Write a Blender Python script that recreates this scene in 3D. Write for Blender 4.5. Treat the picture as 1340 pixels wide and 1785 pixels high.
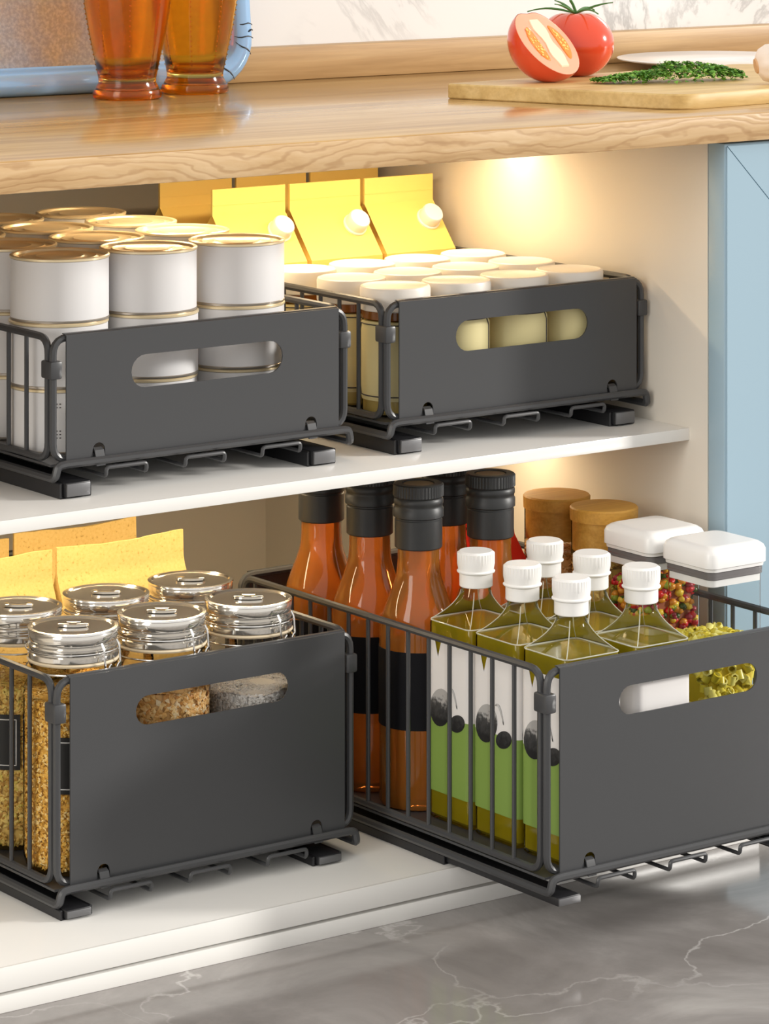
import bpy, bmesh, math, random
from mathutils import Vector, Matrix
for o in list(bpy.data.objects):
    bpy.data.objects.remove(o, do_unlink=True)
scene = bpy.context.scene
COL = scene.collection
PI = math.pi
rnd = random.Random(7)

# ------------------------------------------------------------------ camera
ZO = 0.278                       # height of the datum above the floor
cd = bpy.data.cameras.new('camera')
cam = bpy.data.objects.new('camera', cd); COL.objects.link(cam)
cd.sensor_fit = 'HORIZONTAL'; cd.sensor_width = 36.0
cd.lens = 36.0 * 6050.17 / 1340.0
cd.shift_y = -(892.5 + 305.95) / 1340.0
cd.clip_start = 0.05
cam.location = (-1.2635, -2.2447, 0.5165 + ZO)
cam.rotation_euler = (PI / 2, 0, -0.6298)
scene.camera = cam

# ------------------------------------------------------------------ world, sun, exposure
wd = bpy.data.worlds.new('world'); scene.world = wd; wd.use_nodes = True
bg = wd.node_tree.nodes['Background']
bg.inputs['Color'].default_value = (1.0, 0.975, 0.94, 1)
bg.inputs['Strength'].default_value = 0.95
sl = bpy.data.lights.new('sun_offscreen', 'SUN'); sl.energy = 2.7; sl.angle = math.radians(7); sl.color = (1, .965, .91)
so = bpy.data.objects.new('sun_offscreen', sl); COL.objects.link(so)
so.rotation_euler = Vector((-1.0, 0.63, -0.33)).to_track_quat('-Z', 'Y').to_euler()
wl_ = bpy.data.lights.new('window_left_offscreen', 'AREA'); wl_.shape = 'RECTANGLE'; wl_.size = 1.0; wl_.size_y = 1.7; wl_.energy = 27; wl_.color = (1, .96, .88)
wo_ = bpy.data.objects.new('window_left_offscreen', wl_); COL.objects.link(wo_); wo_.location = (-2.3, -.75, 1.25)
wo_.rotation_euler = (Vector((.2, 0, .2)) - wo_.location).to_track_quat('-Z', 'Y').to_euler()
scene.view_settings.view_transform = 'Standard'
scene.view_settings.look = 'None'
scene.view_settings.gamma = 1.0
scene.view_settings.use_curve_mapping = False
scene.view_settings.exposure = 0.14
if hasattr(scene, 'cycles'): scene.cycles.transparent_max_bounces = 40

# ------------------------------------------------------------------ materials
MATS = {}
def pr(name, col, rough=.5, metal=0., spec=.5, trans=0., ior=1.45, coat=0., sss=0.):
    m = bpy.data.materials.new(name); m.use_nodes = True
    b = m.node_tree.nodes['Principled BSDF']
    b.inputs['Base Color'].default_value = (*col, 1)
    b.inputs['Roughness'].default_value = rough
    b.inputs['Metallic'].default_value = metal
    b.inputs['Specular IOR Level'].default_value = spec
    b.inputs['Transmission Weight'].default_value = trans
    b.inputs['IOR'].default_value = ior
    b.inputs['Coat Weight'].default_value = coat
    b.inputs['Subsurface Weight'].default_value = sss
    if sss: b.inputs['Subsurface Radius'].default_value = (.01, .004, .002)
    MATS[name] = m
    return m
def nd(m, t, **kw):
    n = m.node_tree.nodes.new(t)
    for k, v in kw.items(): setattr(n, k, v)
    return n
def lk(m, a, b): m.node_tree.links.new(a, b)
def bsdf(m): return m.node_tree.nodes['Principled BSDF']
def ramp(m, stops, fac=None):
    r = nd(m, 'ShaderNodeValToRGB')
    e = r.color_ramp.elements
    while len(e) < len(stops): e.new(.5)
    for i, (p, c) in enumerate(stops):
        e[i].position = p; e[i].color = (*c, 1)
    if fac is not None: lk(m, fac, r.inputs['Fac'])
    return r
def coords(m, scale=(1, 1, 1), rot=(0, 0, 0)):
    t = nd(m, 'ShaderNodeTexCoord'); mp = nd(m, 'ShaderNodeMapping')
    mp.inputs['Scale'].default_value = scale; mp.inputs['Rotation'].default_value = rot
    lk(m, t.outputs['Object'], mp.inputs['Vector'])
    return mp.outputs['Vector']
def noise(m, vec, scale, detail=4, rough=.55, dist=0.):
    n = nd(m, 'ShaderNodeTexNoise')
    n.inputs['Scale'].default_value = scale; n.inputs['Detail'].default_value = detail
    n.inputs['Roughness'].default_value = rough; n.inputs['Distortion'].default_value = dist
    lk(m, vec, n.inputs['Vector'])
    return n.outputs['Fac']
def bump(m, h, strength, dist=.001):
    b = nd(m, 'ShaderNodeBump'); b.inputs['Strength'].default_value = strength; b.inputs['Distance'].default_value = dist
    lk(m, h, b.inputs['Height']); lk(m, b.outputs['Normal'], bsdf(m).inputs['Normal'])
def mixc(m, a, b, fac, mode='MIX'):
    x = nd(m, 'ShaderNodeMix', data_type='RGBA', blend_type=mode)
    for s, v in (('A', a), ('B', b)):
        i = [q for q in x.inputs if q.name == s and q.type == 'RGBA'][0]
        if isinstance(v, tuple): i.default_value = (*v, 1)
        else: lk(m, v, i)
    if isinstance(fac, float): x.inputs[0].default_value = fac
    else: lk(m, fac, x.inputs[0])
    return [q for q in x.outputs if q.type == 'RGBA'][0]

def wood(name, c0, c1, c2, rough=.3, rot=(0, 0, 0), coat=0., fine=1.):
    m = pr(name, c1, rough, coat=coat)
    v = coords(m, (1.6, 22, 22), rot)
    n1 = noise(m, v, 1.5, 5, .6, 1.2)
    v2 = coords(m, (6 * fine, 160 * fine, 160 * fine), rot)
    n2 = noise(m, v2, 1.5, 3, .6)
    r = ramp(m, [(.3, c0), (.5, c1), (.72, c2)], n1)
    r2 = ramp(m, [(.35, (.80, .76, .70)), (.6, (1, 1, 1))], n2)
    lk(m, mixc(m, r.outputs['Color'], r2.outputs['Color'], .6, 'MULTIPLY'), bsdf(m).inputs['Base Color'])
    bump(m, n2, .08)
    return m
wood('oak_top', (.33, .185, .062), (.46, .28, .105), (.56, .37, .155), .20, coat=.12)
def oak_edge():
    m = pr('oak_edge', (.7, .5, .3), .38)
    v = coords(m, (3.0, 30, 30))
    n1 = noise(m, v, 1.2, 6, .65, 2.5)
    w = nd(m, 'ShaderNodeTexWave', wave_type='BANDS', bands_direction='Z')
    w.inputs['Scale'].default_value = 11; w.inputs['Distortion'].default_value = 26
    w.inputs['Detail'].default_value = 4; w.inputs['Detail Scale'].default_value = .6
    lk(m, coords(m, (1.2, 4, 4)), w.inputs['Vector'])
    r = ramp(m, [(.25, (.40, .235, .10)), (.5, (.55, .36, .18)), (.75, (.64, .46, .27))], n1)
    r2 = ramp(m, [(.0, (.74, .66, .58)), (.28, (1, 1, 1))], w.outputs['Fac'])
    lk(m, mixc(m, r.outputs['Color'], r2.outputs['Color'], .75, 'MULTIPLY'), bsdf(m).inputs['Base Color'])
    bump(m, w.outputs['Fac'], .1)
oak_edge()
wood('oak_upstand', (.39, .225, .09), (.50, .31, .135), (.58, .385, .185), .4)
wood('board_wood', (.52, .33, .11), (.62, .42, .16), (.70, .50, .22), .45)
wood('lid_wood', (.46, .22, .03), (.60, .31, .05), (.68, .38, .08), .5, fine=2)

def marble_wall():
    m = pr('marble_wall', (.9, .88, .86), .18)
    v = coords(m, (1, 1, 1), (0, .6, 0))
    n = noise(m, v, 3.4, 8, .60, 1.4)
    r = ramp(m, [(.466, (.78, .76, .74)), (.494, (.36, .35, .345)), (.510, (.73, .715, .70)), (.6, (.79, .775, .76))], n)
    n2 = noise(m, v, 1.3, 3)
    r2 = ramp(m, [(.46, (0, 0, 0)), (.58, (1, 1, 1))], n2)
    lk(m, mixc(m, (.79, .775, .755), r.outputs['Color'], r2.outputs['Color']), bsdf(m).inputs['Base Color'])
marble_wall()
def marble_floor():
    m = pr('marble_floor', (.25, .24, .23), .12)
    v = coords(m)
    n = noise(m, v, 5, 9, .62, .8)
    base = ramp(m, [(.3, (.17, .155, .145)), (.52, (.27, .25, .238)), (.75, (.43, .41, .39))], n)
    vo = nd(m, 'ShaderNodeTexVoronoi', feature='DISTANCE_TO_EDGE'); vo.inputs['Scale'].default_value = 4.2
    dv = nd(m, 'ShaderNodeTexNoise'); dv.inputs['Scale'].default_value = 6; dv.inputs['Detail'].default_value = 8
    lk(m, v, dv.inputs['Vector'])
    sc = nd(m, 'ShaderNodeVectorMath', operation='MULTIPLY_ADD'); sc.inputs[1].default_value = (.35, .35, .35)
    lk(m, dv.outputs['Color'], sc.inputs[0]); lk(m, v, sc.inputs[2]); lk(m, sc.outputs[0], vo.inputs['Vector'])
    vein = ramp(m, [(.0, (1, 1, 1)), (.012, (0, 0, 0))], vo.outputs['Distance'])
    n3 = noise(m, v, 3, 2)
    vm = ramp(m, [(.45, (0, 0, 0)), (.65, (.75, .75, .75))], n3)
    f = mixc(m, vein.outputs['Color'], vm.outputs['Color'], 1.0, 'MULTIPLY')
    lk(m, mixc(m, base.outputs['Color'], (.70, .68, .66), f), bsdf(m).inputs['Base Color'])
marble_floor()

pr('laminate_white', (.78, .765, .735), .25)
pr('laminate_cream', (.74, .69, .61), .4)
pr('blue_paint', (.33, .46, .55), .3)
pr('coated_metal', (.055, .056, .059), .34, spec=.5)
pr('rail_black', (.018, .018, .02), .35)
pr('rail_grey', (.15, .15, .155), .35, metal=.4)
pr('can_white', (.83, .82, .82), .35)
pr('gold_tin', (.90, .75, .48), .28, metal=.36)
pr('tin', (.60, .54, .47), .3, metal=.8)
pr('ink', (.06, .05, .05), .6)
pr('lid_cream', (.86, .81, .73), .35)
pr('carton_yellow', (.90, .64, .18), .4)
pr('cap_white', (.86, .85, .83), .35)
pr('label_yellow', (.80, .70, .36), .4)
pr('amber_neck', (.22, .075, .012), .15)
pr('preserve', (.70, .52, .16), .25)
pr('black_cap', (.026, .027, .028), .42)
pr('cap_disc', (.30, .22, .12), .45)
pr('black_label', (.008, .008, .010), .7, spec=.15)
pr('edge_highlight', (.93, .93, .80), .05, trans=.6, ior=1.3)  # pale colour stands in for the highlights along the oil bottle edges
pr('label_white', (.80, .775, .76), .45)
pr('label_green', (.215, .33, .07), .45)
pr('olive_print', (.05, .05, .055), .6)
pr('lid_white', (.87, .86, .845), .25)
pr('gasket', (.16, .15, .15), .4)
pr('wire_steel', (.75, .74, .72), .18, metal=1.)
pr('rubber', (.72, .60, .42), .5)
pr('red_pack', (.80, .03, .015), .4)
pr('tag_black', (.01, .01, .01), .5)
pr('tag_line', (.75, .75, .74), .5)
pr('tray_line', (.02, .025, .03), .5)
pr('tomato_skin', (.68, .065, .022), .18, coat=.4)
pr('tomato_flesh', (.86, .36, .22), .35, sss=.15)
pr('tomato_core', (.90, .66, .45), .35)
pr('tomato_gel', (.78, .24, .03), .15)
pr('tomato_seed', (.85, .55, .14), .4)
pr('calyx_green', (.05, .16, .03), .5)
pr('garlic', (.80, .68, .58), .45)
pr('garlic_tip', (.62, .36, .18), .6)
pr('plate_white', (.86, .85, .85), .15)
pr('lamp_body', (.6, .6, .6), .4)

def thin_glass(name, tint=(1, 1, 1), blend=.14):
    m = bpy.data.materials.new(name); m.use_nodes = True
    nt = m.node_tree; nt.nodes.clear()
    out = nt.nodes.new('ShaderNodeOutputMaterial'); mx = nt.nodes.new('ShaderNodeMixShader')
    tr = nt.nodes.new('ShaderNodeBsdfTransparent'); gl = nt.nodes.new('ShaderNodeBsdfGlossy'); lw = nt.nodes.new('ShaderNodeLayerWeight')
    tr.inputs['Color'].default_value = (*tint, 1); gl.inputs['Roughness'].default_value = .02
    lw.inputs['Blend'].default_value = blend
    nt.links.new(lw.outputs['Fresnel'], mx.inputs[0]); nt.links.new(tr.outputs[0], mx.inputs[1]); nt.links.new(gl.outputs[0], mx.inputs[2])
    nt.links.new(mx.outputs[0], out.inputs[0]); MATS[name] = m
thin_glass('thin_glass', (.96, .965, .96))
def liquid(name, tint, body, fac, rough=.02, blend=.14):
    m = bpy.data.materials.new(name); m.use_nodes = True
    nt = m.node_tree; nt.nodes.clear(); N = nt.nodes.new; L = nt.links.new
    out = N('ShaderNodeOutputMaterial'); mx = N('ShaderNodeMixShader'); mb = N('ShaderNodeMixShader'); md = N('ShaderNodeMixShader')
    tr = N('ShaderNodeBsdfTransparent'); gl = N('ShaderNodeBsdfGlossy'); lw = N('ShaderNodeLayerWeight')
    tl = N('ShaderNodeBsdfTranslucent'); df = N('ShaderNodeBsdfDiffuse')
    tr.inputs['Color'].default_value = (*tint, 1); gl.inputs['Roughness'].default_value = rough
    for q in (tl, df): q.inputs['Color'].default_value = (*body, 1)
    lw.inputs['Blend'].default_value = blend
    md.inputs[0].default_value = .5; L(tl.outputs[0], md.inputs[1]); L(df.outputs[0], md.inputs[2])
    mb.inputs[0].default_value = fac; L(tr.outputs[0], mb.inputs[1]); L(md.outputs[0], mb.inputs[2])
    L(lw.outputs['Fresnel'], mx.inputs[0]); L(mb.outputs[0], mx.inputs[1]); L(gl.outputs[0], mx.inputs[2])
    L(mx.outputs[0], out.inputs[0]); MATS[name] = m
liquid('amber_liquid', (1.0, .56, .27), (1.0, .37, .06), .40, blend=.34)
liquid('oil', (.96, .84, .24), (1.0, .80, .03), .40, blend=.32)
pr('amber_glass', (1.0, .55, .10), .14, trans=1., ior=1.35)
thin_glass('box_glass', (.95, .955, .95), .10)

def emit(name, col, s):
    m = bpy.data.materials.new(name); m.use_nodes = True
    b = m.node_tree.nodes['Principled BSDF']
    b.inputs['Emission Color'].default_value = (*col, 1); b.inputs['Emission Strength'].default_value = s
    MATS[name] = m
emit('led', (1, .78, .48), 3)

def island(name, stops, rough=.5, bumpy=False):
    m = pr(name, stops[0][1], rough)
    g = nd(m, 'ShaderNodeNewGeometry')
    r = ramp(m, stops, g.outputs['Random Per Island']); r.color_ramp.interpolation = 'LINEAR'
    lk(m, r.outputs['Color'], bsdf(m).inputs['Base Color'])
island('seed_gold', [(0, (.36, .18, .02)), (.35, (.70, .36, .05)), (.7, (.86, .52, .10)), (1, (.92, .72, .34))])
island('oat', [(0, (.58, .26, .06)), (.4, (.82, .48, .16)), (.8, (.90, .64, .30)), (1, (.92, .76, .50))])
island('pale_grain', [(0, (.62, .57, .52)), (.2, (.78, .73, .68)), (.6, (.86, .82, .78)), (1, (.90, .88, .86))])
island('nut_mix', [(0, (.42, .20, .03)), (.4, (.72, .45, .10)), (.8, (.86, .64, .20)), (1, (.62, .50, .08))])
island('herb', [(0, (.03, .12, .006)), (.5, (.09, .25, .015)), (1, (.22, .42, .05))], .6)
island('pasta', [(0, (.70, .56, .03)), (.5, (.84, .72, .08)), (1, (.86, .80, .25))], .35)
m = pr('candy', (.5, .1, .1), .25)
g = nd(m, 'ShaderNodeNewGeometry')
r = ramp(m, [(0, (.60, .02, .02)), (.25, (.75, .30, .03)), (.45, (.06, .10, .02)), (.6, (.35, .03, .05)), (.75, (.80, .55, .05)), (.9, (.30, .36, .04))], g.outputs['Random Per Island'])
r.color_ramp.interpolation = 'CONSTANT'; lk(m, r.outputs['Color'], bsdf(m).inputs['Base Color'])

def kraft():
    m = pr('kraft', (.76, .52, .20), .7)
    n = noise(m, coords(m), 420, 2, .6)
    r = ramp(m, [(.28, (.48, .30, .08)), (.36, (.68, .48, .16)), (.7, (.74, .54, .21))], n)
    lk(m, r.outputs['Color'], bsdf(m).inputs['Base Color'])
kraft()
def tray_mats():
    m = pr('tray_rim', (.30, .48, .72), .16, metal=.2)
    m2 = pr('tray_frost', (.5, .48, .44), .35, metal=.3)
    v = coords(m2)
    n = noise(m2, v, 14, 4, .6); n2 = noise(m2, v, 350, 2)
    r = ramp(m2, [(.38, (.36, .44, .54)), (.52, (.40, .41, .42)), (.70, (.50, .44, .30))], n)
    r2 = ramp(m2, [(.4, (.75, .75, .75)), (.7, (1.15, 1.15, 1.1))], n2)
    lk(m2, mixc(m2, r.outputs['Color'], r2.outputs['Color'], .8, 'MULTIPLY'), bsdf(m2).inputs['Base Color'])
tray_mats()

# ------------------------------------------------------------------ mesh helpers
def finish(bm, name, smooth=True, angle=35):
    me = bpy.data.meshes.new(name)
    bmesh.ops.recalc_face_normals(bm, faces=bm.faces)
    bm.to_mesh(me); bm.free()
    if smooth:
        for p in me.polygons: p.use_smooth = True
        me.set_sharp_from_angle(angle=math.radians(angle))
    return me
def obj(name, me, mat, parent=None, loc=(0, 0, 0), rot=(0, 0, 0), label=None):
    if mat and not me.materials: me.materials.append(MATS[mat])
    o = bpy.data.objects.new(name, me); COL.objects.link(o)
    o.location = loc; o.rotation_euler = rot
    if parent: o.parent = parent
    if label: o['label'] = label
    return o
def tag(o, label, cat, group=None):
    o['label'] = label; o['category'] = cat
    if group: o['group'] = group
    return o
def thing(name, label, cat, loc=(0, 0, 0), rotz=0, group=None):
    o = bpy.data.objects.new(name, None); COL.objects.link(o)
    o.empty_display_size = .02
    o.location = loc; o.rotation_euler = (0, 0, rotz)
    return tag(o, label, cat, group)
def dup(root, loc, rotz=None, label=None, group=None):
    r = root.copy(); COL.objects.link(r); r.location = loc
    if rotz is not None: r.rotation_euler = (0, 0, rotz)
    if label: r['label'] = label
    if group: r['group'] = group
    for ch in list(root.children):
        c = ch.copy(); COL.objects.link(c); c.parent = r
        for gch in list(ch.children):
            d = gch.copy(); COL.objects.link(d); d.parent = c
    return r
def struct(name, me, mat, loc=(0, 0, 0), label=None):
    o = obj(name, me, mat, None, loc); o['kind'] = 'structure'
    if label: o['label'] = label
    return o

def bm_box(bm, x0, x1, y0, y1, z0, z1, bev=0, seg=2):
    r = bmesh.ops.create_cube(bm, size=1.0)
    vs = r['verts']
    for v in vs:
        v.co = Vector(((x0 + x1) / 2 + v.co.x * (x1 - x0), (y0 + y1) / 2 + v.co.y * (y1 - y0), (z0 + z1) / 2 + v.co.z * (z1 - z0)))
    if bev:
        es = list({e for v in vs for e in v.link_edges})
        bmesh.ops.bevel(bm, geom=es, offset=bev, segments=seg, affect='EDGES', profile=.5)
def box(x0, x1, y0, y1, z0, z1, bev=0, seg=2):
    bm = bmesh.new(); bm_box(bm, x0, x1, y0, y1, z0, z1, bev, seg)
    return finish(bm, 'box')
def fillet(pts, rad, closed=False, seg=5):
    pts = [Vector(p) for p in pts]; n = len(pts); out = []
    for i, p in enumerate(pts):
        if not closed and i in (0, n - 1): out.append(p); continue
        a = pts[i - 1]; b = pts[(i + 1) % n]
        da = (a - p); db = (b - p)
        r = min(rad, da.length * .49, db.length * .49)
        s = p + da.normalized() * r; e = p + db.normalized() * r
        for k in range(seg + 1):
            t = k / seg
            out.append(s * (1 - t) ** 2 + p * 2 * t * (1 - t) + e * t ** 2)
    return out
def bm_tube(bm, pts, r, closed=False, n=8, caps=True):
    pts = [Vector(p) for p in pts]
    P = [pts[0]]
    for q in pts[1:]:
        if (q - P[-1]).length > 1e-6: P.append(q)
    if closed and (P[0] - P[-1]).length < 1e-6: P.pop()
    N = len(P); T = []
    for i in range(N):
        if closed: t = P[(i + 1) % N] - P[i - 1]
        else: t = P[min(i + 1, N - 1)] - P[max(i - 1, 0)]
        T.append(t.normalized())
    ref = Vector((0, 0, 1)) if abs(T[0].z) < .9 else Vector((1, 0, 0))
    u = T[0].cross(ref).normalized(); rings = []
    for i in range(N):
        u = (u - T[i] * u.dot(T[i])).normalized(); w = T[i].cross(u)
        rr = r[i] if isinstance(r, (list, tuple)) else r
        rings.append([bm.verts.new(P[i] + (u * math.cos(2 * PI * k / n) + w * math.sin(2 * PI * k / n)) * rr) for k in range(n)])
    M = N if closed else N - 1
    for i in range(M):
        A = rings[i]; B = rings[(i + 1) % N]
        off = 0
        if closed and i == N - 1:
            off = min(range(n), key=lambda s: sum((A[k].co - B[(k + s) % n].co).length for k in range(n)))
        for k in range(n):
            bm.faces.new((A[k], A[(k + 1) % n], B[(k + 1 + off) % n], B[(k + off) % n]))
    if not closed and caps:
        bm.faces.new(list(reversed(rings[0]))); bm.faces.new(rings[-1])
def tube(pts, r, closed=False, n=8):
    bm = bmesh.new(); bm_tube(bm, pts, r, closed, n); return finish(bm, 'tube')
def bm_lathe(bm, prof, n=32, c=(0, 0, 0), shape=None, close=False):
    c = Vector(c); rings = []
    for r, z in prof:
        if r < 1e-6: rings.append([bm.verts.new(c + Vector((0, 0, z)))])
        else:
            rg = []
            for k in range(n):
                a = 2 * PI * k / n; rr = r * (shape(a, z) if shape else 1)
                rg.append(bm.verts.new(c + Vector((rr * math.cos(a), rr * math.sin(a), z))))
            rings.append(rg)
    L = len(rings)
    for i in range(L if close else L - 1):
        A = rings[i]; B = rings[(i + 1) % L]
        for k in range(n):
            if len(A) == 1 and len(B) == 1: continue
            if len(A) == 1: bm.faces.new((A[0], B[(k + 1) % n], B[k]))
            elif len(B) == 1: bm.faces.new((A[k], A[(k + 1) % n], B[0]))
            else: bm.faces.new((A[k], A[(k + 1) % n], B[(k + 1) % n], B[k]))
def lathe(prof, n=32, shape=None, angle=35, close=False):
    bm = bmesh.new(); bm_lathe(bm, prof, n, shape=shape, close=close); return finish(bm, 'lathe', angle=angle)
def rsq(h, r, seg=5):
    """rounded square outline of half-width h"""
    out = []
    for q, (sx, sy) in enumerate(((1, 1), (-1, 1), (-1, -1), (1, -1))):
        for k in range(seg + 1):
            a = q * PI / 2 + k / seg * PI / 2
            out.append((sx * (h - r) + r * math.cos(a), sy * (h - r) + r * math.sin(a)))
    return out
def bm_loft(bm, sections, cap0=True, cap1=True):
    """sections: list of lists of Vectors, same count"""
    R = [[bm.verts.new(p) for p in s] for s in sections]; n = len(R[0])
    for A, B in zip(R, R[1:]):
        for k in range(n): bm.faces.new((A[k], A[(k + 1) % n], B[(k + 1) % n], B[k]))
    if cap0: bm.faces.new(list(reversed(R[0])))
    if cap1: bm.faces.new(R[-1])
def sq_loft(levels, seg=5, cap0=True, cap1=True, angle=35):
    """levels: (half-width, corner radius, z)"""
    bm = bmesh.new()
    bm_loft(bm, [[Vector((x, y, z)) for x, y in rsq(h, min(r, h * .999), seg)] for h, r, z in levels], cap0, cap1)
    return finish(bm, 'loft', angle=angle)
def prism(outline, holes, y0, y1):
    """outline and holes in XZ, extruded from y0 to y1"""
    bm = bmesh.new(); es = []
    for loop in [outline] + holes:
        vs = [bm.verts.new((x, y0, z)) for x, z in loop]
        for i in range(len(vs)): es.append(bm.edges.new((vs[i], vs[(i + 1) % len(vs)])))
    bmesh.ops.triangle_fill(bm, edges=es, use_beauty=True, use_dissolve=False)
    fs = list(bm.faces)
    ex = bmesh.ops.extrude_face_region(bm, geom=fs)
    for v in [g for g in ex['geom'] if isinstance(g, bmesh.types.BMVert)]: v.co.y = y1
    return finish(bm, 'prism', angle=30)

# ------------------------------------------------------------------ large structure
CT = .2896 + ZO; CB = CT - .0225               # worktop top, underside
SH = .0365 + ZO; BD = .0305                    # shelf top, bottom board top
XW = .558; YB = .443                           # cabinet inner right wall, inner back
struct('floor', box(-5, 5, -6, 3, -.05, 0), 'marble_floor')
struct('wall_back', box(-3, 4, .312, .50, CB, 3.0), 'marble_wall')
t = struct('trim_1', box(-1.2, 2.4, .29, .312, CT, .3195 + ZO, .0015), 'oak_upstand', label='oak upstand strip along the back of the worktop')
wt = thing('worktop', 'oak worktop with a figured pale front edge over the open cabinet', 'worktop')
obj('slab', box(-1.2, 2.4, -.203, .3119, CB, CT, .002), 'oak_top', wt)
obj('front_edge', box(-1.2, 2.4, -.2055, -.2025, CB + .0002, CT - .0012, .0008), 'oak_edge', wt, label='pale figured oak front edge')

XL = -.42
cb = thing('base_cabinet', 'open cream base cabinet with a white shelf holding the wire baskets', 'cabinet')
obj('side_panel', box(XW, XW + .017, -.1786, YB, BD, CB), 'laminate_cream', cb)
obj('side_panel', box(XL - .017, XL, -.1786, YB, BD, CB), 'laminate_cream', cb)
obj('back_panel', box(XL - .017, XW + .017, YB, YB + .008, BD, CB), 'laminate_cream', cb)
obj('shelf', box(XL, XW, -.1554, YB, SH - .0095, SH, .0006), 'laminate_white', cb)
obj('bottom_board', box(XL - .017, XW + .017, -.2185, YB + .008, .0140, BD, .0004), 'laminate_white', cb)
obj('edge_strip', box(XL - .017, XW + .017, -.221, -.2184, .0142, BD + .0001, .0004), 'laminate_white', cb)
obj('edge_strip', box(XL, XW, -.157, -.1553, SH - .0095, SH + .0001, .0004), 'laminate_white', cb)
obj('plinth_strip', box(XL - .017, XW + .017, -.2205, YB, 0, .0118, .0006), 'laminate_white', cb)

# neighbouring blue cabinet
bc = thing('blue_cabinet', 'closed blue cabinet standing to the side of the open one', 'cabinet')
obj('body', box(XW + .0175, 1.30, -.1786, YB, .0, CB - .0002), 'laminate_cream', bc)
dr = obj('door', box(XW + .0003, 1.28, -.1982, -.1788, .034, CB - .0015, .0012), 'blue_paint', bc)
bm = bmesh.new()
# mitred frame of the door: four shallow mouldings
x0, x1, z0, z1 = XW + .0003, 1.28, .034, CB - .0015
fw = .055
for q in (((x0 + .002, z0 + .002), (x1 - .002, z0 + .002), (x1 - fw, z0 + fw), (x0 + fw, z0 + fw)),
          ((x0 + .002, z1 - .002), (x1 - .002, z1 - .002), (x1 - fw, z1 - fw), (x0 + fw, z1 - fw)),
          ((x0 + .002, z0 + .002), (x0 + .002, z1 - .002), (x0 + fw, z1 - fw), (x0 + fw, z0 + fw)),
          ((x1 - .002, z0 + .002), (x1 - .002, z1 - .002), (x1 - fw, z1 - fw), (x1 - fw, z0 + fw))):
    c = Vector((sum(p[0] for p in q) / 4, 0, sum(p[1] for p in q) / 4))
    bmq = bmesh.new()
    def ins(p, y):
        v = Vector((p[0], y, p[1])); d = (Vector((c.x, y, c.z)) - v); return v + d.normalized() * .0006
    bm_loft(bmq, [[ins(p, -.1980) for p in q], [ins(p, -.1994) for p in q]])
    obj('frame_rail', finish(bmq, 'rail', False), 'blue_paint', dr)
bm.free()

# under-worktop and under-shelf lamps
def strip_lamp(name, label, x0, x1, y, ztop, power, spread=.02):
    t = thing(name, label, 'lamp', ((x0 + x1) / 2, y, ztop))
    hw = (x1 - x0) / 2
    obj('body', box(-hw, hw, -.010, .010, -.006, 0, .001), 'lamp_body', t)
    obj('diffuser', box(-hw + .003, hw - .003, -.008, .008, -.0075, -.0058), 'led', t)
    l = bpy.data.lights.new('strip_light', 'AREA'); l.shape = 'RECTANGLE'; l.size = 2 * hw; l.size_y = spread
    l.energy = power; l.color = (1, .78, .48)
    o = bpy.data.objects.new('strip_light', l); COL.objects.link(o); o.parent = t; o.location = (0, 0, -.009)
strip_lamp('strip_lamp', 'slim warm strip lamp under the worktop', .16, .545, .060, CB, .82)
strip_lamp('strip_lamp', 'slim warm strip lamp under the shelf', -.05, .545, .035, SH - .0095, .85)

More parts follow.
